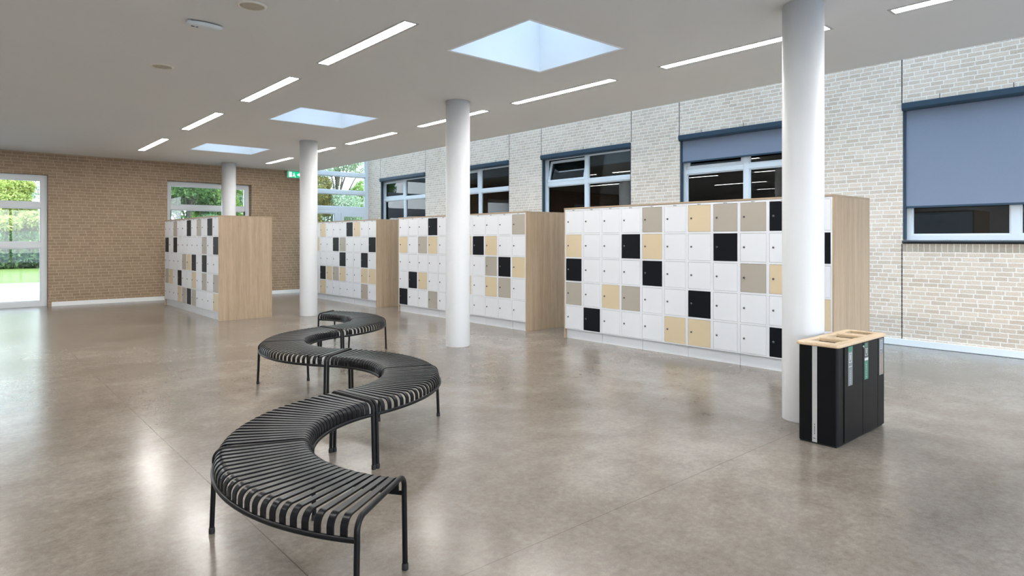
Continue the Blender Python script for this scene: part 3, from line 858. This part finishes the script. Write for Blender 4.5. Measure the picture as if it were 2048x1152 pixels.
# stickers on the long front
def quad(mb, x0, x1, z0, z1, mi=0, y=-.0075): mb.box(x0, x1, y, y+.0008, z0, z1, mi)
def ring(mb, x0, x1, z0, z1, w_, mi=1, y=-.0082):
    for q in ((x0, x0+w_, z0, z1), (x1-w_, x1, z0, z1), (x0+w_, x1-w_, z0, z0+w_), (x0+w_, x1-w_, z1-w_, z1)): quad(mb, *q, mi, y)
def marks(mb, x, z0, z1, mi, n, seed, y=-.0082):
    rr = random.Random(seed); z = z0
    for k in range(n):
        h = (z1-z0)/n*.6; w_ = .004+.004*rr.random(); quad(mb, x-w_, x+w_*.6, z, z+h*.35, mi, y); quad(mb, x-w_, x-w_+.003, z+h*.3, z+h, mi, y); z += (z1-z0)/n
s1 = (.178, .262); s2 = (.497, .577); s3 = (.812, .903)
mb = MB(); quad(mb, *s1, .440, .738); quad(mb, *s1, .700, .738, 2, -.0082)
ring(mb, s1[0]+.014, s1[1]-.014, .615, .688, .004); quad(mb, .214, .226, .635, .675, 1, -.0082); quad(mb, s1[0]+.01, s1[1]-.012, .582, .586, 1, -.0082); marks(mb, .222, .455, .565, 1, 6, 1)
o = mb.build('sticker', [M['stk_grey'], M['stk_white'], M['stk_green']], r); o['label'] = 'grey waste sticker with bottle pictogram'
mb = MB(); quad(mb, *s2, .620, .738); quad(mb, *s2, .590, .620, 1); quad(mb, *s2, .443, .590, 2)
quad(mb, s2[0]-.03, s2[0]-.005, .708, .716, 3); quad(mb, s2[0]-.012, s2[0]-.004, .695, .708, 3)
quad(mb, s2[0]+.008, s2[1]-.02, .700, .730, 2, -.0082); ring(mb, s2[0]+.012, s2[1]-.012, .632, .690, .004, 3); quad(mb, .53, .545, .648, .680, 3, -.0082); quad(mb, s2[0]+.004, s2[1]-.004, .594, .612, 3, -.0082); marks(mb, .537, .46, .575, 3, 6, 2)
o = mb.build('sticker', [M['stk_dark'], M['stk_grey'], M['stk_green'], M['stk_white']], r); o['label'] = 'dark and green waste sticker with apple-core pictogram'
mb = MB(); quad(mb, *s3, .435, .738); quad(mb, s3[0]+.004, s3[1]-.004, .440, .610, 1, -.0082); ring(mb, s3[0]+.02, s3[1]-.02, .650, .720, .004, 2); quad(mb, s3[0]+.03, s3[1]-.03, .658, .712, 3, -.0082); quad(mb, s3[0]+.03, s3[0]+.045, .622, .628, 2, -.0082); marks(mb, .858, .45, .6, 0, 6, 3, -.0088)
o = mb.build('sticker', [M['stk_grey'], M['stk_brown'], M['stk_white'], M['stk_blue']], r); o['label'] = 'grey and brown waste sticker with blue pictogram'

# ------------------------------------------------------------------ outdoors
structure(MB().box(-60, 80, 19.62, 120, -.35, -.04).build('floor_ground_lawn', M['grass']))
structure(MB().box(-25, 8.0, 18.72, 29.2, -.03, -.005).box(8.0, 12, 19.62, 26.0, -.03, -.005).build('floor_terrace', M['paving']))
structure(MB().box(-40, 40, -60, -4.27, -.2, -.02).build('floor_forecourt', M['paving']))
def leaves_mesh(name, blobs, n, size, material, seed):
    rs = np.random.RandomState(seed)
    w_ = np.array([b[3]*b[4]*b[5] for b in blobs]); idx = rs.choice(len(blobs), n, p=w_/w_.sum())
    B = np.array(blobs)[idx]
    d = rs.normal(size=(n, 3)); d /= np.linalg.norm(d, axis=1)[:, None]
    rad = rs.uniform(.35, 1.0, n)**.5
    C = B[:, :3] + d*B[:, 3:6]*rad[:, None]
    a = rs.normal(size=(n, 3)); a /= np.linalg.norm(a, axis=1)[:, None]
    b = np.cross(a, rs.normal(size=(n, 3))); b /= np.linalg.norm(b, axis=1)[:, None]
    s_ = (size*rs.uniform(.6, 1.4, n))[:, None]
    V = np.stack([C-a*s_, C-b*s_*.45, C+a*s_, C+b*s_*.45], 1).reshape(-1, 3)
    me = bpy.data.meshes.new(name)
    me.from_pydata(V.tolist(), [], np.arange(n*4).reshape(n, 4).tolist()); me.materials.append(material)
    return me
def tree(x, y, h, cr, kind, seed, label, n=9000, size=.12, low=.25, group='trees beyond the glazing', name='tree', dens=14):
    rr = random.Random(seed)
    r = thing(name, label, 'tree', (x, y, -.04), group=group)
    mb = MB(); tr = .03*h*.5
    mb.tube([(0, 0, 0), (rr.uniform(-.1, .1), rr.uniform(-.1, .1), h*.4), (rr.uniform(-.3, .3), rr.uniform(-.2, .2), h*.9)], [tr, tr*.7, tr*.2], 8)
    blobs = []
    for k in range(dens):
        a = rr.uniform(0, 2*PI); zz = rr.uniform(low, .95)*h; rd = cr*rr.uniform(.1, .8)*math.sin(min(1, max(.35, (1-zz/h)*1.6+.2))*PI/2)
        c = (rd*math.cos(a), rd*math.sin(a), zz); q = cr*rr.uniform(.28, .5)
        blobs.append((c[0], c[1], c[2], q, q, q*.7))
        mb.tube([(0, 0, zz*.55), (c[0]*.6, c[1]*.6, zz*.85), c], [tr*.45, tr*.25, tr*.08], 6)
    mb.build('trunk', M['bark'], r)
    link_mesh('foliage', leaves_mesh('foliage', blobs, n, size, M[kind], seed), r)
    return r
def hedge(x0, x1, y, h, kind, seed, label, n=14000, size=.10):
    blobs = [(x, y+random.Random(int(x*7)+seed).uniform(-.4, .4), h*.45, .9, .9, h*.5*random.Random(int(x*13)+seed).uniform(.8, 1.15)) for x in np.arange(x0, x1, .9)]
    r = thing('hedge', label, 'hedge', ((x0+x1)/2, y, -.04))
    me = leaves_mesh('hedge_leaves', [(b[0]-(x0+x1)/2, b[1]-y, *b[2:]) for b in blobs], n, size, M[kind], seed)
    link_mesh('foliage', me, r)
    mb = MB()
    for b in blobs: mb.tube([(b[0]-(x0+x1)/2, b[1]-y, 0), (b[0]-(x0+x1)/2+.1, b[1]-y, h*.8)], [.05, .02], 6)
    mb.build('stems', M['bark'], r)
hedge(-3, 9, 45.5, 2.3, 'leaf_dark', 3, 'dark green hedge across the lawn seen through the left glazed door', 30000, .19)
tree(2.2, 46.9, 5.0, 1.9, 'leaf_yellow', 11, 'yellow-green bushy tree across the lawn behind the left glazed door', 40000, .115, .2, dens=26)
tree(5.2, 48.5, 5.0, 2.2, 'leaf_mid', 12, 'mid green tree at the right side of the left glazed door view', 12000, .13, .2, dens=16)
tree(3.2, 54, 10.5, 3.2, 'leaf_pale', 13, 'tall pale sparse tree above the bushes behind the left glazed door', 4000, .14, .35, dens=14)
tree(7.2, 28.0, 5.8, 2.3, 'leaf_dark', 21, 'dark green tree close outside the window left of the back column', 40000, .075, .15, dens=22)
tree(8.9, 29.5, 5.2, 1.5, 'leaf_mid', 22, 'bright green maple in the middle of the far window view', 20000, .075, .15, dens=16)
tree(10.9, 33.0, 6.0, 2.3, 'leaf_pale', 23, 'pale green tree at the right side of the far window view', 12000, .11, .2, dens=16)
tree(9.2, 38.0, 8.0, 3.0, 'leaf_mid', 24, 'mid green tree farther back behind the far window', 10000, .14, .1, dens=16)
tree(15.2, 33.5, 5.0, 1.5, 'leaf_autumn', 31, 'olive and rust coloured tree low in the glazed end wall, by the third column', 22000, .06, .15, dens=14)
tree(16.6, 34.0, 9.5, 2.3, 'leaf_pale', 32, 'tall pale tree with dark trunk in the glazed end wall', 30000, .065, .25, dens=26)
tree(18.6, 35.0, 5.2, 1.8, 'leaf_mid', 33, 'green tree at the right edge of the glazed end wall', 24000, .065, .15, dens=16)
tree(15.4, 42.0, 11.0, 3.5, 'leaf_pale', 34, 'large pale tree farthest back in the glazed end wall', 30000, .09, .2, dens=30)
tree(13.6, 36.0, 5.6, 2.0, 'leaf_dark', 35, 'dark green tree hidden mostly by the third column', 9000, .11, .15, dens=14)
hedge(9, 24, 38.5, 2.8, 'leaf_dark', 5, 'dark hedge low behind the trees outside the glazed end wall', 20000, .12)
